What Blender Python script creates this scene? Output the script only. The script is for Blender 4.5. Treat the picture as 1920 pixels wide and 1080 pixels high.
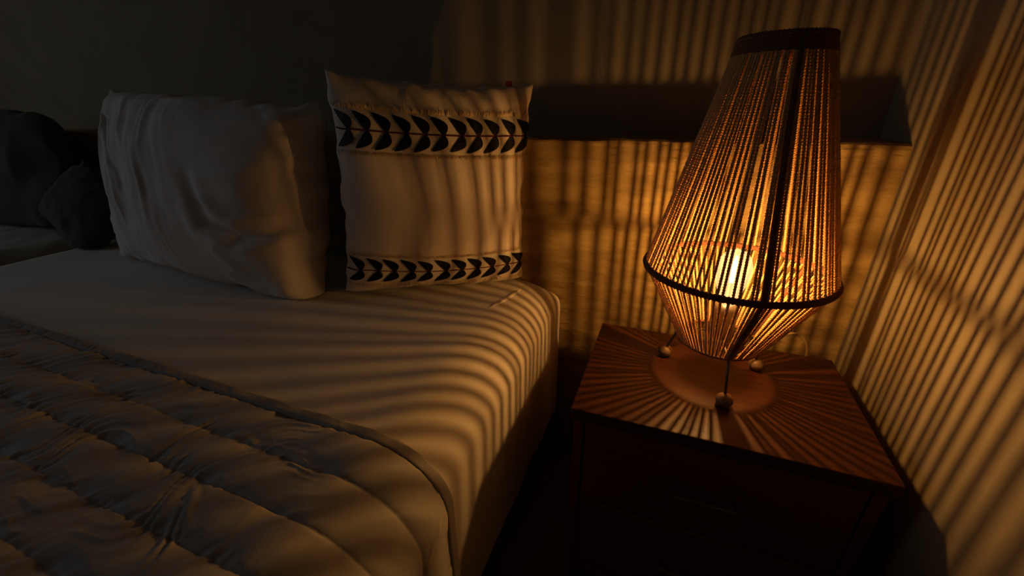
import bpy, bmesh, math, random
import numpy as np
from mathutils import Matrix, Vector

random.seed(7)
for o in list(bpy.data.objects):
    bpy.data.objects.remove(o, do_unlink=True)
SC = bpy.context.scene
COL = SC.collection
PI = math.pi

# ------------------------------------------------------------------ camera
cam_d = bpy.data.cameras.new('camera')
cam_d.sensor_width = 36.0
cam_d.lens = 36.0 * 765.63 / 1920.0
cam_d.clip_start = 0.01
cam = bpy.data.objects.new('camera', cam_d)
COL.objects.link(cam)
ROT = Matrix(((0.9334266, 0.35862954, -0.00998183),
              (-0.13613374, 0.37979091, 0.9150008),
              (0.33193732, -0.85272722, 0.40332852)))      # world axes seen from the camera
cam.matrix_world = Matrix.Translation((0, 0, 1.0)) @ ROT.transposed().to_4x4()
SC.camera = cam

# ------------------------------------------------------------------ world (dusk outside the window) and exposure
world = bpy.data.worlds.new('dusk')
SC.world = world
world.use_nodes = True
bg = world.node_tree.nodes['Background']
bg.inputs[0].default_value = (0.87, 0.90, 1.0, 1)
bg.inputs[1].default_value = 1.2
SC.view_settings.view_transform = 'Standard'
SC.view_settings.look = 'None'
SC.view_settings.gamma = 1.0
SC.view_settings.use_curve_mapping = False
SC.view_settings.exposure = 0.0
SC.cycles.max_bounces = 8
SC.cycles.diffuse_bounces = 4

# the window opening in the left wall, used again by the wall builder
WIN = dict(x=-3.9, y0=-1.5, y1=0.1, z0=0.75, z1=2.15)
pl = bpy.data.lights.new('window_portal', 'AREA')
pl.shape = 'RECTANGLE'
pl.size = WIN['y1'] - WIN['y0']
pl.size_y = WIN['z1'] - WIN['z0']
pl.cycles.is_portal = True
po = bpy.data.objects.new('window_portal', pl)
COL.objects.link(po)
po.location = (WIN['x'] - 0.11, (WIN['y0'] + WIN['y1']) / 2, (WIN['z0'] + WIN['z1']) / 2)
po.rotation_euler = Vector((1, 0, 0)).to_track_quat('-Z', 'Y').to_euler()

BULB_POWER = 1850.0                      # radiance of the glowing filament, used by the lamp builder
BULB_COLOR = (1.0, 0.485, 0.125, 1)

# ------------------------------------------------------------------ helpers
def tag(o, label=None, cat=None, group=None, kind=None):
    if label: o['label'] = label
    if cat: o['category'] = cat
    if group: o['group'] = group
    if kind: o['kind'] = kind
    return o

def thing(name, label, cat, loc=(0, 0, 0), group=None):
    o = bpy.data.objects.new(name, None)
    o.empty_display_size = 0.05
    COL.objects.link(o)
    o.location = loc
    return tag(o, label, cat, group)

def link(name, me, mat=None, parent=None, smooth=False, world_coords=True):
    if mat is not None and not me.materials:
        me.materials.append(mat)
    if smooth:
        me.polygons.foreach_set('use_smooth', [True] * len(me.polygons))
    o = bpy.data.objects.new(name, me)
    COL.objects.link(o)
    if parent is not None:
        o.parent = parent
        if world_coords:
            bpy.context.view_layer.update()
            o.matrix_parent_inverse = parent.matrix_world.inverted()
    return o

def pyd(name, v, f):
    me = bpy.data.meshes.new(name)
    me.from_pydata([tuple(map(float, p)) for p in v], [], f)
    me.update()
    return me

def bm_mesh(name, bm):
    bmesh.ops.recalc_face_normals(bm, faces=bm.faces[:])
    me = bpy.data.meshes.new(name)
    bm.to_mesh(me)
    bm.free()
    return me

def add_box(bm, a, b, bevel=0.0, seg=2):
    a = Vector(a); b = Vector(b)
    r = bmesh.ops.create_cube(bm, size=1.0)
    vs = r['verts']
    c = (a + b) / 2; d = b - a
    for v in vs:
        v.co = Vector((v.co.x * d.x, v.co.y * d.y, v.co.z * d.z)) + c
    if bevel > 0:
        es = list({e for v in vs for e in v.link_edges})
        bmesh.ops.bevel(bm, geom=es, offset=bevel, segments=seg, affect='EDGES', profile=0.6)

def box(name, a, b, mat, parent=None, bevel=0.0, seg=2):
    bm = bmesh.new()
    add_box(bm, a, b, bevel, seg)
    return link(name, bm_mesh(name, bm), mat, parent)

def tube_arrays(pts, rad, sides=8, closed=False, caps=True):
    pts = [Vector(p) for p in pts]
    n = len(pts)
    rads = rad if hasattr(rad, '__len__') else [rad] * n
    V = []; F = []
    T0 = (pts[1] - pts[0]).normalized()
    ref = Vector((0, 0, 1)) if abs(T0.z) < 0.9 else Vector((1, 0, 0))
    N = (ref - T0 * ref.dot(T0)).normalized()
    for i, p in enumerate(pts):
        if closed:
            T = (pts[(i + 1) % n] - pts[i - 1]).normalized()
        else:
            T = (pts[min(i + 1, n - 1)] - pts[max(i - 1, 0)]).normalized()
        N = (N - T * N.dot(T)).normalized()
        B = T.cross(N)
        for k in range(sides):
            a = 2 * PI * k / sides
            V.append(p + (N * math.cos(a) + B * math.sin(a)) * rads[i])
    m = n if closed else n - 1
    for i in range(m):
        j = (i + 1) % n
        for k in range(sides):
            l = (k + 1) % sides
            F.append((i * sides + k, i * sides + l, j * sides + l, j * sides + k))
    if caps and not closed:
        F.append(tuple(range(sides))[::-1])
        F.append(tuple((n - 1) * sides + k for k in range(sides)))
    return V, F

def tube(name, pts, rad, mat, parent=None, sides=10, closed=False):
    V, F = tube_arrays(pts, rad, sides, closed)
    return link(name, pyd(name, V, F), mat, parent, smooth=True)

def lathe(name, prof, mat, parent=None, seg=32, center=(0, 0), smooth=True):
    V = []; F = []
    for (r, z) in prof:
        for k in range(seg):
            a = 2 * PI * k / seg
            V.append((center[0] + r * math.cos(a), center[1] + r * math.sin(a), z))
    for i in range(len(prof) - 1):
        for k in range(seg):
            l = (k + 1) % seg
            F.append((i * seg + k, i * seg + l, (i + 1) * seg + l, (i + 1) * seg + k))
    F.append(tuple(range(seg))[::-1])
    F.append(tuple((len(prof) - 1) * seg + k for k in range(seg)))
    return link(name, pyd(name, V, F), mat, parent, smooth=smooth)

_rng = np.random.default_rng(5)
_LAT = _rng.random((256, 256))
def vnoise(x, y):
    x = np.asarray(x, float); y = np.asarray(y, float)
    xi = np.floor(x).astype(int); yi = np.floor(y).astype(int)
    fx = x - xi; fy = y - yi
    fx = fx * fx * fx * (fx * (fx * 6 - 15) + 10); fy = fy * fy * fy * (fy * (fy * 6 - 15) + 10)
    g = lambda a, b: _LAT[a % 256, b % 256]
    return ((g(xi, yi) * (1 - fx) + g(xi + 1, yi) * fx) * (1 - fy)
            + (g(xi, yi + 1) * (1 - fx) + g(xi + 1, yi + 1) * fx) * fy) * 2 - 1

def fbm(x, y, oct=3):
    r = 0; a = 1.0
    for k in range(oct):
        r = r + a * vnoise(x * 2 ** k + 17.3 * k, y * 2 ** k + 9.1 * k)
        a *= 0.5
    return r

def ridge(x, y):
    return 1 - np.abs(vnoise(x, y)) * 2

def sstep(a, b, x):
    t = np.clip((np.asarray(x, float) - a) / (b - a), 0, 1)
    return t * t * (3 - 2 * t)

def grid_faces(n, m):
    return [(i * m + j, i * m + j + 1, (i + 1) * m + j + 1, (i + 1) * m + j) for i in range(n - 1) for j in range(m - 1)]

# ------------------------------------------------------------------ materials
def new_mat(name, color, rough=0.7, spec=0.3):
    m = bpy.data.materials.new(name)
    m.use_nodes = True
    b = m.node_tree.nodes['Principled BSDF']
    b.inputs['Base Color'].default_value = (*color, 1)
    b.inputs['Roughness'].default_value = rough
    b.inputs['Specular IOR Level'].default_value = spec
    return m, m.node_tree, b

def mapped_noise(nt, scale, detail=4, stretch=(1, 1, 1), coord='Object', rough=0.6):
    tc = nt.nodes.new('ShaderNodeTexCoord')
    mp = nt.nodes.new('ShaderNodeMapping')
    mp.inputs['Scale'].default_value = stretch
    nz = nt.nodes.new('ShaderNodeTexNoise')
    nz.inputs['Scale'].default_value = scale
    nz.inputs['Detail'].default_value = detail
    nz.inputs['Roughness'].default_value = rough
    nt.links.new(tc.outputs[coord], mp.inputs['Vector'])
    nt.links.new(mp.outputs['Vector'], nz.inputs['Vector'])
    return nz

def ramp(nt, src, c0, c1, p0=0.3, p1=0.7):
    r = nt.nodes.new('ShaderNodeValToRGB')
    r.color_ramp.elements[0].position = p0
    r.color_ramp.elements[1].position = p1
    r.color_ramp.elements[0].color = (*c0, 1)
    r.color_ramp.elements[1].color = (*c1, 1)
    nt.links.new(src.outputs[0], r.inputs['Fac'])
    return r

def bump(nt, b, src, strength=0.2, dist=0.01, prev=None):
    bp = nt.nodes.new('ShaderNodeBump')
    bp.inputs['Strength'].default_value = strength
    bp.inputs['Distance'].default_value = dist
    nt.links.new(src.outputs[0], bp.inputs['Height'])
    if prev is not None:
        nt.links.new(prev.outputs['Normal'], bp.inputs['Normal'])
    nt.links.new(bp.outputs['Normal'], b.inputs['Normal'])
    return bp

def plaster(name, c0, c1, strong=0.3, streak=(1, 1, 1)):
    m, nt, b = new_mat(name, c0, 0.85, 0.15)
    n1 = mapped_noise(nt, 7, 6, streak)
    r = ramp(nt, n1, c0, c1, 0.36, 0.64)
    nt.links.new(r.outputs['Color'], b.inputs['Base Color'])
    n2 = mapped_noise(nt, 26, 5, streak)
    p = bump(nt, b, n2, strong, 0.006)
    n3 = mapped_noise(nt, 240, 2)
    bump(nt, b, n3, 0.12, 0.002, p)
    return m

M = {}
M['wall'] = plaster('wall_plaster', (0.215, 0.178, 0.115), (0.25, 0.208, 0.135), 0.10)
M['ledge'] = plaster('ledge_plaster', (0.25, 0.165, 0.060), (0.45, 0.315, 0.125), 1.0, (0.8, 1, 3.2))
M['ceiling'] = plaster('ceiling_plaster', (0.32, 0.30, 0.26), (0.35, 0.33, 0.28), 0.15)

def wood(name, c0, c1, rough, stretch, spec=0.4, scale=9):
    m, nt, b = new_mat(name, c0, rough, spec)
    n = mapped_noise(nt, scale, 6, stretch, rough=0.65)
    r = ramp(nt, n, c0, c1, 0.32, 0.7)
    nt.links.new(r.outputs['Color'], b.inputs['Base Color'])
    n2 = mapped_noise(nt, scale * 3, 4, stretch)
    bump(nt, b, n2, 0.12, 0.002)
    return m
M['floor'] = wood('floor_wood', (0.07, 0.04, 0.025), (0.12, 0.07, 0.04), 0.5, (14, 1.2, 1))
M['mahogany'] = wood('mahogany', (0.026, 0.006, 0.002), (0.080, 0.018, 0.005), 0.42, (1.3, 30, 26), 0.35, 6)
M['mahogany_side'] = wood('mahogany_side', (0.09, 0.03, 0.014), (0.15, 0.05, 0.022), 0.5, (2, 2, 20), 0.35, 5)

def fabric(name, color, weave=900, strength=0.25, rough=0.92, var=0.06):
    m, nt, b = new_mat(name, color, rough, 0.12)
    b.inputs['Sheen Weight'].default_value = 0.08
    n0 = mapped_noise(nt, 5, 3)
    c1 = tuple(max(0, c * (1 - var)) for c in color)
    r = ramp(nt, n0, c1, color, 0.35, 0.65)
    nt.links.new(r.outputs['Color'], b.inputs['Base Color'])
    n = mapped_noise(nt, weave, 2)
    bump(nt, b, n, strength, 0.0008)
    return m
M['sheet'] = fabric('sheet_cotton', (0.76, 0.70, 0.63), 700, 0.15)
M['quilt'] = fabric('quilt_cotton', (0.50, 0.475, 0.455), 600, 0.25, var=0.1)
M['quilt_hem'] = fabric('quilt_hem', (0.38, 0.365, 0.35), 600, 0.25, var=0.1)
M['pillow'] = fabric('pillow_cotton', (0.73, 0.68, 0.63), 800, 0.15)
M['linen'] = fabric('cushion_linen', (0.80, 0.71, 0.62), 420, 0.45)
M['band'] = fabric('band_linen', (0.78, 0.71, 0.61), 420, 0.45)
M['fringe'] = fabric('fringe_thread', (0.78, 0.62, 0.38), 420, 0.3)
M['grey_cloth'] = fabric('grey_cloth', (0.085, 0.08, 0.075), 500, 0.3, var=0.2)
M['divan'] = fabric('divan_cloth', (0.42, 0.37, 0.30), 500, 0.3)
M['tag'] = fabric('tag_red', (0.35, 0.06, 0.03), 500, 0.2)
M['stem'] = fabric('stem_thread', (0.10, 0.012, 0.012), 500, 0.3)

def leaf_mat():
    m, nt, b = new_mat('leaf_sequin', (0.004, 0.005, 0.009), 0.55, 0.22)
    tc = nt.nodes.new('ShaderNodeTexCoord')
    vo = nt.nodes.new('ShaderNodeTexVoronoi')
    vo.inputs['Scale'].default_value = 330
    nt.links.new(tc.outputs['Object'], vo.inputs['Vector'])
    bp = nt.nodes.new('ShaderNodeBump')
    bp.inputs['Strength'].default_value = 0.9
    bp.inputs['Distance'].default_value = 0.0015
    nt.links.new(vo.outputs['Distance'], bp.inputs['Height'])
    nt.links.new(bp.outputs['Normal'], b.inputs['Normal'])
    return m
M['leaf'] = leaf_mat()

def cord_mat(name, color, trans):
    m = bpy.data.materials.new(name)
    m.use_nodes = True
    nt = m.node_tree
    nt.nodes.clear()
    out = nt.nodes.new('ShaderNodeOutputMaterial')
    mix = nt.nodes.new('ShaderNodeMixShader')
    d = nt.nodes.new('ShaderNodeBsdfDiffuse')
    t = nt.nodes.new('ShaderNodeBsdfTranslucent')
    d.inputs['Color'].default_value = (*color, 1)
    t.inputs['Color'].default_value = (*trans, 1)
    mix.inputs[0].default_value = 0.18
    nt.links.new(d.outputs[0], mix.inputs[1])
    nt.links.new(t.outputs[0], mix.inputs[2])
    nt.links.new(mix.outputs[0], out.inputs[0])
    return m
M['cord'] = cord_mat('shade_cord', (0.60, 0.37, 0.17), (0.36, 0.10, 0.025))
M['ring'] = fabric('wrapped_ring', (0.13, 0.055, 0.028), 500, 0.3)
M['metal'], _nt, _b = new_mat('dark_metal', (0.13, 0.12, 0.09), 0.45, 0.5)
_b.inputs['Metallic'].default_value = 0.6
M['ball'] = wood('foot_wood', (0.12, 0.07, 0.035), (0.18, 0.10, 0.05), 0.5, (1, 1, 4), 0.4, 14)
M['cable'], _, _ = new_mat('cable', (0.36, 0.25, 0.13), 0.5, 0.4)
M['socket'], _, _ = new_mat('socket_bakelite', (0.06, 0.045, 0.035), 0.4, 0.5)
M['frame'], _, _ = new_mat('window_frame_paint', (0.30, 0.22, 0.15), 0.5, 0.4)

def emit_mat(name, color, s):
    m = bpy.data.materials.new(name)
    m.use_nodes = True
    nt = m.node_tree
    nt.nodes.clear()
    out = nt.nodes.new('ShaderNodeOutputMaterial')
    e = nt.nodes.new('ShaderNodeEmission')
    e.inputs[0].default_value = color
    e.inputs[1].default_value = s
    nt.links.new(e.outputs[0], out.inputs[0])
    return m
M['filament'] = emit_mat('filament_glow', BULB_COLOR, BULB_POWER)

def thin_glass(name, tint, gloss, glow=None):
    m = bpy.data.materials.new(name)
    m.use_nodes = True
    nt = m.node_tree
    nt.nodes.clear()
    out = nt.nodes.new('ShaderNodeOutputMaterial')
    t = nt.nodes.new('ShaderNodeBsdfTransparent')
    t.inputs[0].default_value = (*tint, 1)
    g = nt.nodes.new('ShaderNodeBsdfGlossy')
    g.inputs['Roughness'].default_value = 0.05
    mix = nt.nodes.new('ShaderNodeMixShader')
    mix.inputs[0].default_value = gloss
    nt.links.new(t.outputs[0], mix.inputs[1])
    nt.links.new(g.outputs[0], mix.inputs[2])
    last = mix
    if glow:
        e = nt.nodes.new('ShaderNodeEmission')
        e.inputs[0].default_value = glow[0]
        e.inputs[1].default_value = glow[1]
        a = nt.nodes.new('ShaderNodeAddShader')
        nt.links.new(mix.outputs[0], a.inputs[0])
        nt.links.new(e.outputs[0], a.inputs[1])
        last = a
    nt.links.new(last.outputs[0], out.inputs[0])
    return m
M['bulb_glass'] = thin_glass('bulb_glass', (0.98, 0.95, 0.9), 0.04, ((1.0, 0.62, 0.25, 1), 0.55))
M['pane'] = thin_glass('window_glass', (0.93, 0.96, 0.97), 0.06)

# ------------------------------------------------------------------ the room
XR, XL = 0.412, WIN['x']
YB, YF = 1.183, -2.6
YLEDGE, ZLEDGE = 1.025, 0.931
ZC = 2.75
tag(box('floor', (XL - .1, YF - .1, -0.1), (XR + .1, YB + .1, 0), M['floor']), 'dark wooden bedroom floor', None, None, 'structure')
tag(box('ceiling', (XL - .1, YF - .1, ZC), (XR + .1, YB + .1, ZC + .1), M['ceiling']), 'pale plaster ceiling', None, None, 'structure')
tag(box('wall_back', (XL - .1, YB, 0), (XR + .1, YB + .1, ZC), M['wall']), 'plaster wall above the ledge behind the bed', None, None, 'structure')
tag(box('wall_right', (XR, YF, 0), (XR + .1, YB, ZC), M['wall']), 'plaster wall beside the nightstand striped by lamp light', None, None, 'structure')
tag(box('wall_front', (XL - .1, YF - .1, 0), (XR + .1, YF, ZC), M['wall']), 'plaster wall facing the bed', None, None, 'structure')
bm = bmesh.new()
w = WIN
add_box(bm, (XL - .1, YF, 0), (XL, w['y0'], ZC))
add_box(bm, (XL - .1, w['y1'], 0), (XL, YB, ZC))
add_box(bm, (XL - .1, w['y0'], 0), (XL, w['y1'], w['z0']))
add_box(bm, (XL - .1, w['y0'], w['z1']), (XL, w['y1'], ZC))
tag(link('wall_left', bm_mesh('wall_left', bm), M['wall']), 'plaster wall with the window', None, None, 'structure')

win = tag(thing('window_1', 'wooden window in the far left wall', None, (XL - .05, (w['y0'] + w['y1']) / 2, w['z0'])), None, None, None, 'structure')
fw = 0.05
yc = (w['y0'] + w['y1']) / 2
for nm, a, b_ in (('frame_rail', (XL - .08, w['y0'], w['z0']), (XL - .02, w['y1'], w['z0'] + fw)),
                  ('frame_rail', (XL - .08, w['y0'], w['z1'] - fw), (XL - .02, w['y1'], w['z1'])),
                  ('frame_stile', (XL - .08, w['y0'], w['z0'] + fw), (XL - .02, w['y0'] + fw, w['z1'] - fw)),
                  ('frame_stile', (XL - .08, w['y1'] - fw, w['z0'] + fw), (XL - .02, w['y1'], w['z1'] - fw)),
                  ('frame_stile', (XL - .08, yc - fw / 2, w['z0'] + fw), (XL - .02, yc + fw / 2, w['z1'] - fw))):
    box(nm, a, b_, M['frame'], win, 0.004, 1)
for a, b_ in ((w['y0'] + fw, yc - fw / 2), (yc + fw / 2, w['y1'] - fw)):
    box('pane', (XL - .052, a, w['z0'] + fw), (XL - .048, b_, w['z1'] - fw), M['pane'], win)

# low plaster ledge that serves as the headboard: slightly uneven front top edge
def ledge():
    xs = np.concatenate([np.linspace(XL, -1.9, 20), np.linspace(-1.88, XR, 160)])
    V = []; F = []
    for x in xs:
        e = 0.0018 * fbm(x * 14, 3.1) + 0.001 * fbm(x * 60, 8.2, 2)
        ring = [(x, YLEDGE, 0), (x, YLEDGE, ZLEDGE - 0.012), (x, YLEDGE + 0.0015, ZLEDGE - 0.004 + e * .7),
                (x, YLEDGE + 0.006, ZLEDGE + e), (x, YB + .01, ZLEDGE + e * .3), (x, YB + .01, 0)]
        V += ring
    k = 6
    for i in range(len(xs) - 1):
        for j in range(k):
            l = (j + 1) % k
            F.append((i * k + j, i * k + l, (i + 1) * k + l, (i + 1) * k + j))
    F.append(tuple(range(k)))
    F.append(tuple((len(xs) - 1) * k + j for j in range(k))[::-1])
    me = pyd('wall_ledge', V, F)
    bm = bmesh.new(); bm.from_mesh(me); bmesh.ops.recalc_face_normals(bm, faces=bm.faces[:]); bm.to_mesh(me); bm.free()
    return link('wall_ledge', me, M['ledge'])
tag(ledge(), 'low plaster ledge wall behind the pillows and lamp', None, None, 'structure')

# ------------------------------------------------------------------ bed
BED_TOP, BED_R, BED_L = 0.565, -0.25, -2.02
BED_Y0, BED_Y1 = -1.0, 1.018
def bed_profile(xl, xr, zt, zb_l, zb_r, rx=0.12, rz=0.088, n=40):
    """section of the made bed, left hang -> top -> right hang, as (x, z)"""
    P = [(xl, zb_l), (xl, zt - rz)]
    for i in range(1, n):
        a = PI * (1 - i / n / 2)
        P.append((xl + rx + rx * math.copysign(abs(math.cos(a)) ** .92, math.cos(a)), zt - rz + rz * math.sin(a) ** .92))
    P.append((xl + rx, zt)); P.append((xr - rx, zt))
    for i in range(1, n):
        a = PI / 2 * (1 - i / n)
        P.append((xr - rx + rx * math.cos(a) ** .92, zt - rz + rz * math.sin(a) ** .92))
    P.append((xr, zt - rz)); P.append((xr, zb_r))
    return np.array(P)

def resample(P, s_list):
    d = np.r_[0, np.cumsum(np.hypot(*np.diff(P, axis=0).T))]
    return np.stack([np.interp(s_list, d, P[:, 0]), np.interp(s_list, d, P[:, 1])], 1), d[-1]

def profile_frame(Q):
    t = np.gradient(Q, axis=0)
    t /= np.linalg.norm(t, axis=1)[:, None] + 1e-12
    return np.stack([-t[:, 1], t[:, 0]], 1)          # outward normal

bed = thing('bed', 'wide low bed made up with a smooth cream sheet beside the nightstand', 'bed', ((BED_L + BED_R) / 2, 0.0, 0))
box('bed_base', (BED_L + .05, BED_Y0 + .03, 0.06), (BED_R - .03, BED_Y1 - .012, 0.30), M['divan'], bed, 0.02, 3)
for x in (BED_L + .15, BED_R - .15):
    for y in (BED_Y0 + .15, BED_Y1 - .15):
        box('leg', (x - .03, y - .03, 0), (x + .03, y + .03, 0.06), M['mahogany_side'], bed, 0.004)
box('mattress', (BED_L + .03, BED_Y0 + .03, 0.30), (BED_R - .03, BED_Y1 - .012, 0.54), M['sheet'], bed, 0.05, 4)

def make_sheet():
    P = bed_profile(BED_L, BED_R, BED_TOP, 0.2, 0.128)
    _, L = resample(P, [0])
    s = np.r_[np.linspace(0, L - 1.5, 70), np.linspace(L - 1.495, L, 300)]
    Q, _ = resample(P, s)
    N = profile_frame(Q)
    ys = np.r_[np.linspace(BED_Y0, 0.0, 30), np.linspace(0.005, BED_Y1, 205)]
    S, Y = np.meshgrid(s, ys, indexing='ij')
    X = Q[:, 0][:, None] + 0 * Y; Z = Q[:, 1][:, None] + 0 * Y
    nx = N[:, 0][:, None]; nz = N[:, 1][:, None]
    hang = sstep(0.50, 0.20, Z) * (X > -1)
    top = sstep(0.5, 0.56, Z)
    h = 0.0035 * fbm(X * 3.2, Y * 3.2, 2) * top
    h = h + 0.0007 * vnoise(X * 5 + Y * 3, Y * 22 - X * 4) * sstep(-1.2, -.5, X) * top
    h = h + 0.004 * hang * (vnoise(Y * 9, 4.4 + Z * 2) + 0.6 * vnoise(Y * 21, 1.2 + Z * 3))
    h = h - 0.004 * hang
    V = np.stack([X + nx * h, Y, Z + nz * h], -1)
    # round the far end down a little
    e = sstep(BED_Y1 - 0.06, BED_Y1, Y)
    V[..., 2] -= 0.02 * e ** 2 * top
    me = pyd('sheet', V.reshape(-1, 3), [f[::-1] for f in grid_faces(len(s), len(ys))])
    o = link('sheet', me, M['sheet'], bed, smooth=True)
    return o
make_sheet()

# narrow stitched tuck in the sheet, beside the cushion
def make_tuck():
    pts = []; rad = []
    for i in range(24):
        t = i / 23
        x = -0.366 + 0.034 * t + 0.004 * math.sin(t * 4)
        y = 0.783 + 0.14 * t
        q = max(0.0, (x - (BED_R - 0.12)) / 0.12)
        z = BED_TOP - 0.088 * (1 - math.sqrt(max(0.0, 1 - q ** (2 / .92) )))
        pts.append((x, y, z + 0.0015)); rad.append(0.0006 + 0.0046 * min(1, t * 5, (1 - t) * 5 + .1))
    tube('sheet_tuck', pts, rad, M['sheet'], bed, 10)
make_tuck()

# ------------------------------------------------------------------ quilt laid across the lower part of the bed
HEM_Y = 0.355
BANDW = 0.021
CH = 0.0643
def make_quilt():
    P = bed_profile(BED_L - .012, BED_R + .010, BED_TOP + .004, 0.16, 0.10, 0.125, 0.092)
    _, L = resample(P, [0])
    s = np.r_[np.linspace(0, L - 1.95, 60), np.linspace(L - 1.945, L, 560)]
    Q, _ = resample(P, s)
    N = profile_frame(Q)
    ys = np.r_[np.linspace(-0.95, -0.1, 60), np.linspace(-0.0985, HEM_Y - BANDW, 240)]
    band_ys = np.linspace(HEM_Y - BANDW, HEM_Y, 14)
    s0 = s - (L - 0.30)                       # 0 around the bed edge, negative to the left
    def height(S, Y, hem):
        c = (HEM_Y - BANDW - Y) / CH
        fr = c - np.floor(c)
        wob = 0.05 * vnoise(S * 5, np.floor(c) * 3.7)
        puff = np.abs(np.sin(PI * np.clip(fr + wob * 0, 0, 1))) ** 0.55
        amp = 0.0062 + 0.0018 * vnoise(S * 6, np.floor(c) * 5.1 + 2)
        # slanted puckers, strongest at the seams and to the left
        left = sstep(0.15, -1.0, S)
        a = S * 0.62 + Y * 0.78; b_ = -S * 0.78 + Y * 0.62
        wr = ridge(a * 9, b_ * 62 + 3 * vnoise(a * 14, b_ * 10))
        wr2 = ridge(a * 16 + 7, b_ * 120 + 5)
        seam = np.exp(-(np.minimum(fr, 1 - fr) / 0.22) ** 2)
        h = amp * puff
        h = h + (0.0010 + 0.0022 * left) * np.clip(wr, -1, 1) * (0.45 + 0.75 * seam)
        h = h + (0.0005 + 0.0010 * left) * np.clip(wr2, -1, 1) * (0.5 + 0.8 * seam)
        h = h + 0.0028 * fbm(S * 8, Y * 9, 2)
        # a few single creases that cross the channels (start and end in s, y)
        for (sa, ya, sb, yb, am, wd) in CREASES:
            dx, dy = sb - sa, yb - ya
            ll = math.hypot(dx, dy)
            t = ((S - sa) * dx + (Y - ya) * dy) / ll ** 2
            tt = np.clip(t, 0, 1)
            dist = ((S - sa) * dy - (Y - ya) * dx) / ll + 0.006 * vnoise(t * 5, sa * 50)
            end = np.sqrt(((t - tt) * ll) ** 2 + dist ** 2)
            h = h + 0.28 * am * np.sin(PI * np.clip(t, 0.02, .98)) * (np.exp(-(end / wd) ** 2) - 0.7 * np.exp(-((end - 2.0 * wd) / wd) ** 2))
        return h
    def sx(x): return x + 0.36 + (-0.0)          # s0 for a point on the flat top
    CREASES = [(sx(-.465), .322, sx(-.415), .27, .0035, .004), (sx(-.415), .268, sx(-.36), .21, .004, .0045),
               (sx(-.755), .208, sx(-.68), .147, .0035, .004), (sx(-.80), .27, sx(-.62), .285, .003, .005),
               (.07, .30, .13, .26, .003, .004), (-.02, .18, .10, .20, .0025, .004), (sx(-.62), .12, sx(-.45), .15, .004, .005)]
    def surface(yl, hfun, lift):
        S, Y = np.meshgrid(s0, yl, indexing='ij')
        h = hfun(S, Y) + lift
        X = Q[:, 0][:, None] + N[:, 0][:, None] * h
        Z = Q[:, 1][:, None] + N[:, 1][:, None] * h
        return np.stack([X, Y, Z], -1)
    q = thing('quilt', 'pale grey quilted bedspread with stitched channels across the foot of the bed', 'quilt', ((BED_L + BED_R) / 2, -0.3, BED_TOP))
    V = surface(ys, lambda S, Y: height(S, Y, False), 0.006)
    # tuck the rim under the hem
    link('quilted_panel', pyd('quilted_panel', V.reshape(-1, 3), [f[::-1] for f in grid_faces(len(s), len(ys))]), M['quilt'], q, smooth=True)
    def hemh(S, Y):
        t = (Y - (HEM_Y - BANDW)) / BANDW
        return 0.006 * np.clip(1 - np.abs(2 * t - 1) ** 5, 0, 1) ** .5 + 0.0012 * sstep(0.1, -0.8, S) * np.clip(ridge(S * 70 + Y * 55, Y * 20), -1, 1) * np.sin(PI * np.clip(t, 0, 1)) - 0.004 * (t > 0.999)
    Vh = surface(band_ys, hemh, 0.004)
    oh = link('hem', pyd('hem', Vh.reshape(-1, 3), [f[::-1] for f in grid_faces(len(s), len(band_ys))]), M['quilt_hem'], q, smooth=True)
    oh['label'] = 'darker bound edge of the quilt'
make_quilt()

# ------------------------------------------------------------------ pillows and cushion
def pose(c, yaw, tilt, roll):
    yaw, tilt, roll = map(math.radians, (yaw, tilt, roll))
    r = Vector((math.cos(yaw), math.sin(yaw), 0)); n = Vector((math.sin(yaw), -math.cos(yaw), 0))
    up = Vector((0, 0, 1)) * math.cos(tilt) - n * math.sin(tilt)
    r2 = r * math.cos(roll) + up * math.sin(roll)
    u2 = up * math.cos(roll) - r * math.sin(roll)
    n2 = r2.cross(u2)
    m = Matrix((r2, u2, n2)).transposed().to_4x4()
    m.translation = Vector(c)
    return m

def rest(me, z0):
    for v in me.vertices:
        if v.co.z < z0: v.co.z = z0 + 0.02 * (z0 - v.co.z)

def pillow_mesh(name, fx, N=120, Mv=90):
    """closed pillow: fx(u, v, side) -> local xyz arrays, rims shared"""
    # denser towards the rim
    u = np.sin(np.linspace(-PI / 2, PI / 2, N)) * .55 + np.linspace(-1, 1, N) * .45
    v = np.sin(np.linspace(-PI / 2, PI / 2, Mv)) * .55 + np.linspace(-1, 1, Mv) * .45
    U, Vv = np.meshgrid(u, v, indexing='ij')
    A = np.stack(fx(U, Vv, 1), -1).reshape(-1, 3)
    B = np.stack(fx(U, Vv, -1), -1).reshape(-1, 3)
    idx = np.arange(N * Mv).reshape(N, Mv)
    rim = np.zeros((N, Mv), bool); rim[0] = rim[-1] = True; rim[:, 0] = rim[:, -1] = True
    mapb = np.where(rim, idx, -1)
    inner = ~rim
    mapb[inner] = N * Mv + np.arange(inner.sum())
    V = np.concatenate([A, B.reshape(N, Mv, 3)[inner]])
    F = []
    for i in range(N - 1):
        for j in range(Mv - 1):
            F.append((idx[i, j], idx[i + 1, j], idx[i + 1, j + 1], idx[i, j + 1]))
            F.append((mapb[i, j], mapb[i, j + 1], mapb[i + 1, j + 1], mapb[i + 1, j]))
    return pyd(name, V, [tuple(int(k) for k in f) for f in F])

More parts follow.
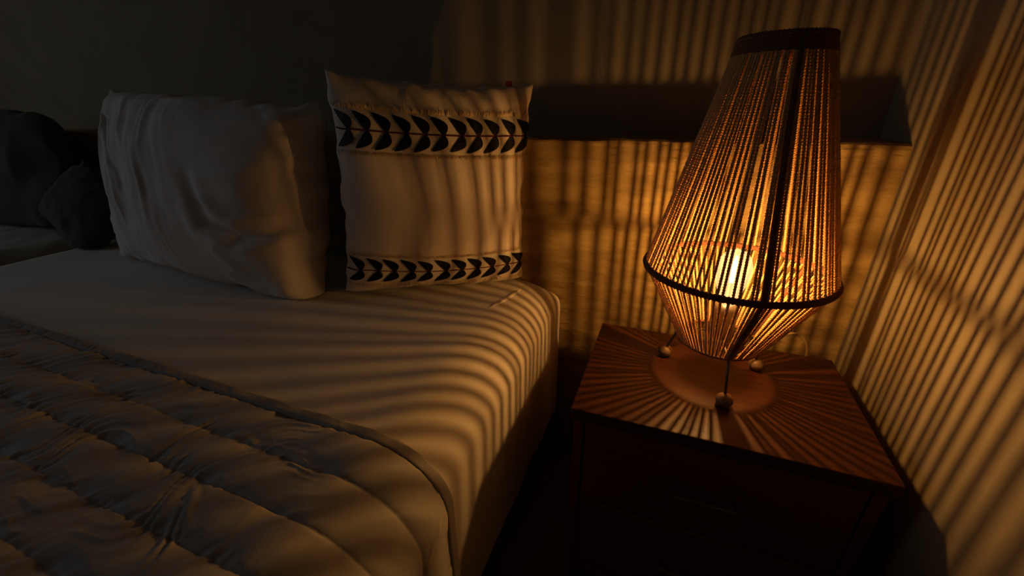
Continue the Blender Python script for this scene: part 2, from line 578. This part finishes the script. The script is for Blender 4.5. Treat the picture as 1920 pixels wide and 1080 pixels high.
def groove(U, V, pts, width, depth, ridge_k=0.5):
    """soft crease along a polyline in (u, v), fading out towards both ends"""
    P = np.array(pts, float)
    seg = np.linalg.norm(np.diff(P, axis=0), axis=1)
    cum = np.r_[0, np.cumsum(seg)]
    best = np.full(U.shape, 9.0); par = np.zeros(U.shape)
    Uw = U + 0.02 * vnoise(U * 5, V * 5); Vw = V + 0.02 * vnoise(U * 5 + 9, V * 5)
    for k in range(len(seg)):
        a = P[k]; d = P[k + 1] - a
        t = np.clip(((Uw - a[0]) * d[0] + (Vw - a[1]) * d[1]) / (d @ d), 0, 1)
        ds = np.hypot(Uw - a[0] - t * d[0], Vw - a[1] - t * d[1])
        m = ds < best
        best = np.where(m, ds, best); par = np.where(m, (cum[k] + t * seg[k]) / cum[-1], par)
    fade = np.sin(PI * np.clip(par, 0.0, 1.0)) ** 0.8
    return fade * (-depth * np.exp(-(best / width) ** 2) + depth * ridge_k * np.exp(-((best - 2 * width) / (1.2 * width)) ** 2))

# big white pillow
def left_pillow(U, V, side):
    W, H, T = 0.815, 0.485, 0.25
    k = np.clip((1 - np.abs(U) ** (2.8 + 1.6 * (U > 0))), 0, 1) ** 0.42 * np.clip((1 - np.abs(V) ** 2.4), 0, 1) ** 0.40
    k = k * (1 - 0.22 * sstep(0.2, -1, U))
    rim = np.clip((1 - U ** 2) * (1 - V ** 2) * 6, 0, 1)
    z = side * T / 2 * k
    x = U * W / 2 * (1 - 0.025 * (1 - V ** 2)) * (1 - 0.03 * V * (U < 0)); y = V * H / 2 * (1 - 0.02 * (1 - U ** 2)) - 0.022 * sstep(.1, 1, U) * sstep(0, 1, V)
    if side > 0:
        ww = 0.35 * vnoise(U * 2.2, V * 1.5 + 4)
        lf = sstep(0.35, -0.25, U)
        g = 0.0065 * ridge(U * 3.6 + 0.55 * V + ww, V * 0.8 + 3) * lf
        g = g + 0.0045 * ridge(U * 9 + 1.4 * V + 2 * ww, V * 1.5 + 7) * lf * sstep(-.95, .0, V)
        g = g + 0.0018 * ridge(U * 20 + 3 * V + 3 * ww, V * 3 + 1) * lf
        g = g + 0.007 * fbm(U * 1.8, V * 1.8, 2)
        g = g + 0.004 * ridge(U * 4 + 2, V * 6 + ww) * sstep(0.6, 1, np.abs(V))
        g = g + groove(U, V, [(-.97, .95), (-.78, .5), (-.52, .1)], 0.022, 0.009, .4)
        g = g + groove(U, V, [(.34, -.05), (.48, -.27), (.70, -.36), (1.0, -.25), (1.2, -.2)], 0.06, 0.022, .7)
        g = g + groove(U, V, [(.30, .25), (.42, -.08), (.6, -.26)], 0.05, 0.006, .8)
        g = g + 0.006 * ridge(V * 5.5 + 1.5 * ww, U * 2.0 + 5) * sstep(.55, .95, U)
        g = g + 0.004 * ridge(U * 3 + V * 3.5 + ww, V * 3 - U * 2 + 11) * sstep(.0, .5, U)
        g = g + 0.016 * np.exp(-((U - .74) / .24) ** 2 - ((V - .12) / .30) ** 2)
        z = z + g * rim
    # uneven rim with ears in the corners
    ro = 1 - rim
    x = x + ro * (0.008 * vnoise(V * 7, U * 2 + 3)) + ro * np.sign(U) * 0.012 * (np.abs(U * V) ** 6)
    y = y + ro * (0.006 * vnoise(U * 9, V * 2 + 5)) + ro * np.sign(V) * 0.010 * (np.abs(U * V) ** 6)
    z = z + ro * 0.010 * vnoise(U * 8 + 2, V * 8)
    return x, y, z
po_ = thing('bed_pillow', 'large plain white pillow leaning in the middle of the bed', 'pillow', (-1.19, 0.76, BED_TOP))
MP = pose((-1.195, 0.757, 0.803), -2.0, 12.0, -1.8)
me = pillow_mesh('pillow_case', left_pillow, 200, 140)
me.transform(MP)
rest(me, BED_TOP + .007)
link('pillow_case', me, M['pillow'], po_, smooth=True)

# patterned cushion
CW, CHh, CT = 0.455, 0.49, 0.165
def cush(U, V, side, lift=0.0):
    U = np.asarray(U, float); V = np.asarray(V, float)
    k = np.clip((1 - U ** 2), 0, 1) ** 0.5 * np.clip((1 - V ** 2), 0, 1) ** 0.45
    rim = np.clip((1 - U ** 2) * (1 - V ** 2) * 5, 0, 1)
    ro = 1 - rim
    x = U * CW / 2 * (1 - 0.055 * (1 - V ** 2)) + ro * 0.004 * vnoise(V * 9, 4.2)
    y = V * CHh / 2 * (1 - 0.06 * (1 - U ** 2) * (V > 0) - 0.02 * (1 - U ** 2) * (V <= 0)) + ro * 0.005 * vnoise(U * 8, 1.2)
    g = 0.0025 * fbm(U * 1.4, V * 1.4, 2) * rim
    g = g + 0.004 * ridge(U * 5, V * 3 + 2) * sstep(.72, .95, V) * rim
    z = side * (CT / 2 * k + (g if side > 0 else 0) + lift)
    return x, y, z
cu = thing('accent_cushion', 'cream linen cushion with two bands of navy leaf sprigs beside the lamp', 'cushion', (-0.52, 0.87, BED_TOP))
MC = pose((-0.530, 0.868, 0.819), 36.5, 3.0, -3.6)
def cput(name, V, F, mat, parent, smooth=True):
    me = pyd(name, V, F); me.transform(MC)
    return link(name, me, mat, parent, smooth=smooth)
me = pillow_mesh('cushion_cover', cush, 110, 110)
me.transform(MC)
rest(me, BED_TOP + .011)
link('cushion_cover', me, M['linen'], cu, smooth=True)

BANDS = [(0.545, 0.185, 0.04), (-0.735, 0.150, -0.02)]     # centre v, half height in v, tilt along u
def band_v(k, u, t):
    c, hh, tl = BANDS[k]
    sag = 0.03 * (1 - u * u) * (1 if k == 0 else -1)
    return c + hh * t + sag * (k == 1) * 1.2
for k in range(2):
    us = np.linspace(-0.985, 0.985, 90); ts = np.linspace(-1, 1, 16)
    V = []
    for u in us:
        for t in ts:
            tw = t * (1 + 0.03 * float(vnoise(u * 20, 3 * t + k)) * (abs(t) > .99))
            V.append([float(q) for q in cush(u, band_v(k, u, tw), 1, 0.0016 if abs(t) < .99 else 0.0002)])
    b_o = cput('band', V, [f[::-1] for f in grid_faces(len(us), len(ts))], M['band'], cu)
    # stem
    V = []
    for i, u in enumerate(us):
        for t in (-1, 1):
            V.append([float(q) for q in cush(u, band_v(k, u, 0.0 + t * 0.035), 1, 0.0032)])
    cput('stem', V, [f[::-1] for f in grid_faces(len(us), 2)], M['stem'], b_o)
    # leaves
    n = 11
    for i in range(n):
        uc = -0.895 + i * (1.80 / (n - 1)) + random.uniform(-.008, .008)
        for sgn in (1, -1):
            base = Vector((uc + 0.062, 0.02 * sgn)); tip = Vector((uc - 0.078, 0.84 * sgn + random.uniform(-.04, .04)))
            L = 12
            V = []; F = []
            for q in range(L + 1):
                t = q / L
                c = base.lerp(tip, t)
                # bow outwards (to the right)
                bow = math.sin(PI * t) * 0.040
                wd = 0.043 * math.sin(PI * min(1, t ** 0.85)) ** 0.75
                for e in (-1, 0, 1):
                    uu = c.x + bow + e * wd * 0.95
                    tt = c.y + e * wd * 3.4 * sgn
                    tt = max(-0.97, min(0.97, tt)) if abs(tt) > .97 else tt
                    V.append([float(z) for z in cush(min(.992, uu), band_v(k, uu, tt), 1, 0.0036 if e else 0.0046)])
            F = grid_faces(L + 1, 3)
            if sgn > 0: F = [f[::-1] for f in F]
            cput('leaf', V, F, M['leaf'], b_o)
    # frayed threads along both edges of the band
    for e in (1, -1):
        V = []; F = []
        for i in range(420):
            u = random.uniform(-0.98, 0.98)
            t0 = e * random.uniform(.93, 1.0); t1 = e * random.uniform(1.10, 1.28)
            du = random.uniform(-.012, .012); wth = random.uniform(.003, .008)
            a = cush(u - wth, band_v(k, u, t0), 1, .002); b2 = cush(u + wth, band_v(k, u, t0), 1, .002)
            c2 = cush(min(.99, u + du), band_v(k, u, t1), 1, random.uniform(.003, .010))
            n0 = len(V)
            V += [[float(q) for q in p] for p in (a, b2, c2)]
            F.append((n0, n0 + 1, n0 + 2) if e > 0 else (n0, n0 + 2, n0 + 1))
        fo = cput('fringe', V, F, M['fringe'], b_o, smooth=False)
        fo['kind'] = 'stuff'
# little red care tag sewn into the top seam
V = []
for i in range(6):
    for j in range(4):
        t = j / 3
        p = cush(0.70 + i * 0.014, 0.995, 1)
        V.append((float(p[0]), float(p[1]) + 0.012 * t, float(p[2]) - 0.004 * t + 0.002 * math.sin(i)))
o = cput('care_tag', V, grid_faces(6, 4), M['tag'], cu)
o['label'] = 'small red cloth tag in the top seam'

# ------------------------------------------------------------------ far bed with crumpled dark pillows, at the left edge
fb = thing('far_bed', 'dim second bed with a rumpled sheet at the far left', 'bed', (-2.65, 0.0, 0))
FB_R, FB_L = -2.10, -3.25
box('bed_base', (FB_L + .03, -0.97, 0.06), (FB_R - .03, 1.0, 0.30), M['divan'], fb, 0.02, 3)
for x in (FB_L + .15, FB_R - .15):
    for y in (-0.85, 0.85):
        box('leg', (x - .03, y - .03, 0), (x + .03, y + .03, 0.06), M['mahogany_side'], fb, 0.004)
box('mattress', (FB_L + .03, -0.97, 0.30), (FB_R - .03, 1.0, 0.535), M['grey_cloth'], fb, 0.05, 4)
P = bed_profile(FB_L, FB_R, 0.56, 0.15, 0.15)
_, L = resample(P, [0])
s = np.linspace(0, L, 150)
Q, _ = resample(P, s); Nn = profile_frame(Q)
ys = np.linspace(-1.0, BED_Y1 - .005, 110)
S, Y = np.meshgrid(s, ys, indexing='ij')
h = 0.010 * fbm(S * 5, Y * 5, 3)
V = np.stack([Q[:, 0][:, None] + Nn[:, 0][:, None] * h, Y, Q[:, 1][:, None] + Nn[:, 1][:, None] * h], -1)
link('sheet', pyd('sheet', V.reshape(-1, 3), [f[::-1] for f in grid_faces(len(s), len(ys))]), M['divan'], fb, smooth=True)

def slump(seed, W, H, T, droop):
    def f(U, V, side):
        k = np.clip((1 - U ** 2), 0, 1) ** 0.4 * np.clip((1 - V ** 2), 0, 1) ** 0.4
        rim = np.clip((1 - U ** 2) * (1 - V ** 2) * 5, 0, 1)
        x = U * W / 2 * (1 - 0.12 * sstep(.2, 1, V)); y = V * H / 2 - droop * (U ** 2) * sstep(-.2, 1, V)
        z = side * T / 2 * k + side * rim * (T / 0.2) * (0.010 * fbm(U * 2 + seed, V * 2, 2) + 0.007 * ridge(U * 2.4 + seed, V * 1.0))
        ro = 1 - rim
        return x + ro * .01 * vnoise(V * 6, seed), y + ro * .012 * vnoise(U * 6, seed), z
    return f
for (nm, lab, c, yw, ti, ro_, dims, sd, zr) in (
        ('bed_pillow', 'slumped dark grey pillow with a rounded top at the far left edge', (-2.50, 0.87, 0.79), 6, 12, 3, (0.70, 0.46, 0.18, 0.06), 3.3, 0.585),
        ('bed_pillow', 'small dark grey pillow with a corner poking out beside the slumped one', (-1.93, 0.80, 0.69), 12, 28, -38, (0.30, 0.25, 0.10, 0.0), 8.1, 0.572)):
    t = thing(nm, lab, 'pillow', (c[0], c[1], 0.56))
    me = pillow_mesh('pillow_case', slump(sd, *dims), 70, 60)
    me.transform(pose(c, yw, ti, ro_))
    rest(me, zr)
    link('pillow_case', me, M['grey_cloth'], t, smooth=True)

# ------------------------------------------------------------------ nightstand
NX0, NX1, NY0, NY1, NZ = -0.117, 0.370, 0.5885, 0.9315, 0.5
ns = thing('nightstand', 'reddish brown wooden nightstand between the bed and the right wall', 'nightstand', ((NX0 + NX1) / 2, (NY0 + NY1) / 2, 0))
box('tabletop', (NX0, NY0, NZ - .025), (NX1, NY1, NZ), M['mahogany'], ns, 0.0025, 2)
box('side_panel', (NX0 + .006, NY0 + .008, 0.04), (NX0 + .024, NY1 - .004, NZ - .025), M['mahogany_side'], ns, 0.002, 1)
box('side_panel', (NX1 - .024, NY0 + .008, 0.04), (NX1 - .006, NY1 - .004, NZ - .025), M['mahogany_side'], ns, 0.002, 1)
box('back_panel', (NX0 + .024, NY1 - .016, 0.05), (NX1 - .024, NY1 - .006, NZ - .025), M['mahogany_side'], ns)
box('bottom_panel', (NX0 + .024, NY0 + .012, 0.05), (NX1 - .024, NY1 - .016, 0.068), M['mahogany_side'], ns)
box('plinth', (NX0 + .02, NY0 + .03, 0.0), (NX1 - .02, NY1 - .02, 0.04), M['mahogany_side'], ns)
for z0, z1 in ((0.275, 0.468), (0.074, 0.267)):
    d = box('drawer', (NX0 + .027, NY0 + .010, z0), (NX1 - .027, NY0 + .03, z1), M['mahogany_side'], ns, 0.002, 1)
    cx = (NX0 + NX1) / 2
    tube('handle', [(cx - .05, NY0 + .011, (z0 + z1) / 2), (cx - .05, NY0 - .012, (z0 + z1) / 2), (cx + .05, NY0 - .012, (z0 + z1) / 2), (cx + .05, NY0 + .011, (z0 + z1) / 2)], 0.004, M['metal'], d, 8)

# ------------------------------------------------------------------ lamp
AX, AY = 0.1255, 0.789
R_TOP, Z_TOP = 0.0600, 1.089
R_MID, Z_MID = 0.1525, 0.730
R_BOT, Z_BOT = 0.0730, 0.583
RIB_A = [math.radians(a) for a in (-81, 29, 157)]
lamp = thing('table_lamp', 'tall cord-wrapped table lamp glowing orange on the nightstand', 'lamp', (AX, AY, NZ))

def ring_pts(r, z, n=144):
    return [(AX + r * math.cos(2 * PI * i / n), AY + r * math.sin(2 * PI * i / n), z) for i in range(n)]
def ring(name, r, z, rad, wraps):
    n = wraps * 3
    rr = [rad * (1.0 + 0.16 * math.cos(2 * PI * i / 3)) for i in range(n)]
    V, F = tube_arrays(ring_pts(r, z, n), rr, 8, True)
    return link(name, pyd(name, V, F), M['ring'], lamp, smooth=True)
ring('top_ring', R_TOP, Z_TOP, 0.0042, 70)
# tight winding that closes the first centimetres under the top ring
_sl = (R_MID - R_TOP) / (Z_TOP - Z_MID)
_prof = []
for i in range(7):
    for dr, dz in ((0.0034, 0.0), (0.0040, -0.0013), (0.0034, -0.0026)):
        z_ = Z_TOP - 0.002 - i * 0.0028 + dz
        _prof.append((R_TOP + (Z_TOP - z_) * _sl + dr, z_))
_prof += [(_prof[-1][0] - 0.006, _prof[-1][1]), (_prof[0][0] - 0.006, _prof[0][1]), _prof[0]]
_V = []; _F = []
for (r_, z_) in _prof:
    for k in range(48):
        _V.append((AX + r_ * math.cos(2 * PI * k / 48), AY + r_ * math.sin(2 * PI * k / 48), z_))
for i in range(len(_prof) - 1):
    for k in range(48):
        l = (k + 1) % 48
        _F.append((i * 48 + k, (i + 1) * 48 + k, (i + 1) * 48 + l, i * 48 + l))
link('top_winding', pyd('top_winding', _V, _F), M['ring'], lamp, smooth=True)
ring('middle_ring', R_MID, Z_MID, 0.0058, 150)
ring('bottom_ring', R_BOT, Z_BOT, 0.0030, 80)

# twisted two-ply cord, straight between two rings, built once at azimuth 0
def cord_mesh(name, p0, p1, rad, pitch):
    p0 = Vector(p0); p1 = Vector(p1)
    T = (p1 - p0); L = T.length; T.normalize()
    N = Vector((0, 1, 0)); B = T.cross(N)
    seg = int(L / pitch * 8)
    V = []; F = []
    for ply in (0, PI):
        o = len(V)
        pts = []
        for i in range(seg + 1):
            t = i / seg
            a = 2 * PI * L * t / pitch + ply
            pts.append(p0 + T * (L * t) + (N * math.cos(a) + B * math.sin(a)) * rad * 0.46)
        v, f = tube_arrays(pts, rad * 0.58, 5, False)
        V += v; F += [tuple(k + o for k in q) for q in f]
    me = pyd(name, V, F)
    me.materials.append(M['cord'])
    me.polygons.foreach_set('use_smooth', [True] * len(me.polygons))
    return me
CORD_R = 0.0025
up_me = cord_mesh('upper_cord', (R_TOP + .001, 0, Z_TOP - NZ), (R_MID + .001, 0, Z_MID - NZ), CORD_R, 0.0085)
lo_me = cord_mesh('lower_cord', (R_MID + .001, 0, Z_MID - NZ), (R_BOT + .001, 0, Z_BOT - NZ), CORD_R, 0.0085)
rg = random.Random(3)
for me_, n, jit in ((up_me, 88, 0.24), (lo_me, 80, 0.17)):
    for i in range(n):
        a = 2 * PI * (i + 0.35 + rg.uniform(-jit, jit)) / n
        off = min(((a - r + PI) % (2 * PI) - PI for r in RIB_A), key=abs)
        if abs(off) < 0.13:                                 # the winding bunches up against the ribs
            a += math.copysign(0.032 + 0.55 * abs(off), off) - off
        o = bpy.data.objects.new('cord', me_)
        COL.objects.link(o)
        o.parent = lamp
        o.rotation_euler = (0, 0, a)
        s_ = 1 + rg.uniform(-0.004, 0.004)
        o.scale = (s_, s_, 1)

for a in RIB_A:
    ca, sa = math.cos(a), math.sin(a)
    P3 = lambda r, z: (AX + r * ca, AY + r * sa, z)
    tube('rib', [P3(R_TOP, Z_TOP), P3(R_MID, Z_MID), P3(R_BOT, Z_BOT)], 0.0044, M['ring'], lamp, 8)
    rf = 0.099
    lg = tube('leg', [P3(R_BOT, Z_BOT), P3(R_BOT + .006, Z_BOT - .01), P3(rf, NZ + .016)], 0.0027, M['metal'], lamp, 8)
    prof = [(0.0145 * math.sqrt(max(0.0, 1 - ((z - 0.0125) / 0.0125) ** 2)) + 0.0004, NZ + z) for z in np.linspace(0.0008, 0.0245, 14)]
    lathe('foot', prof, M['ball'], lg, 20, (AX + rf * ca, AY + rf * sa))
    # arm that carries the socket
    tube('socket_arm', [P3(R_BOT, Z_BOT), P3(0.016, Z_BOT + .012)], 0.0018, M['metal'], lamp, 6)
lathe('socket', [(0.010, 0.588), (0.021, 0.592), (0.023, 0.60), (0.023, 0.645), (0.021, 0.654), (0.014, 0.660)], M['socket'], lamp, 24, (AX, AY))
ZB = 0.723
gp = []
for i in range(22):
    t = i / 21
    z = 0.655 + t * 0.112
    zz = (z - 0.728) / 0.039
    r = 0.0295 * math.sqrt(max(0, 1 - zz * zz)) if z > 0.728 else 0.0135 + 0.016 * math.sin(PI / 2 * t / 0.652) ** 1.6
    gp.append((max(r, 0.0006), z))
bulb = lathe('bulb', gp, M['bulb_glass'], lamp, 32, (AX, AY))
bulb['label'] = 'clear glowing glass bulb'
for k in range(4):
    fa = PI / 4 + k * PI / 2
    lathe('filament', [(0.0005, ZB - .0205), (0.0011, ZB - .0195), (0.0011, ZB + .0195), (0.0005, ZB + .0205)], M['filament'], bulb, 8,
          (AX + 0.0026 * math.cos(fa), AY + 0.0026 * math.sin(fa)))
# the flex from the socket, over the back edge of the nightstand
def bez(pts, n=60):
    P = [Vector(p) for p in pts]
    out = []
    for i in range(len(P) - 1):
        p0 = P[max(i - 1, 0)]; p1 = P[i]; p2 = P[i + 1]; p3 = P[min(i + 2, len(P) - 1)]
        for k in range(n // (len(P) - 1)):
            t = k / (n // (len(P) - 1))
            out.append(0.5 * ((2 * p1) + (p2 - p0) * t + (2 * p0 - 5 * p1 + 4 * p2 - p3) * t * t + (3 * p1 - p0 - 3 * p2 + p3) * t ** 3))
    out.append(P[-1])
    return out
fx_ = tube('power_flex', bez([(AX, AY, 0.59), (AX + .01, AY + .015, 0.555), (AX + .05, AY + .07, 0.512), (AX + .10, AY + .115, 0.520), (0.262, 0.935, 0.530), (0.293, 0.948, 0.541), (0.316, 0.952, 0.528), (0.330, 0.955, 0.500), (0.334, 0.960, 0.42), (0.330, 0.975, 0.2), (0.32, 0.985, 0.03)], 90), 0.0029, M['cable'], lamp, 8)
fx_['label'] = 'tan power flex looping over the back edge'
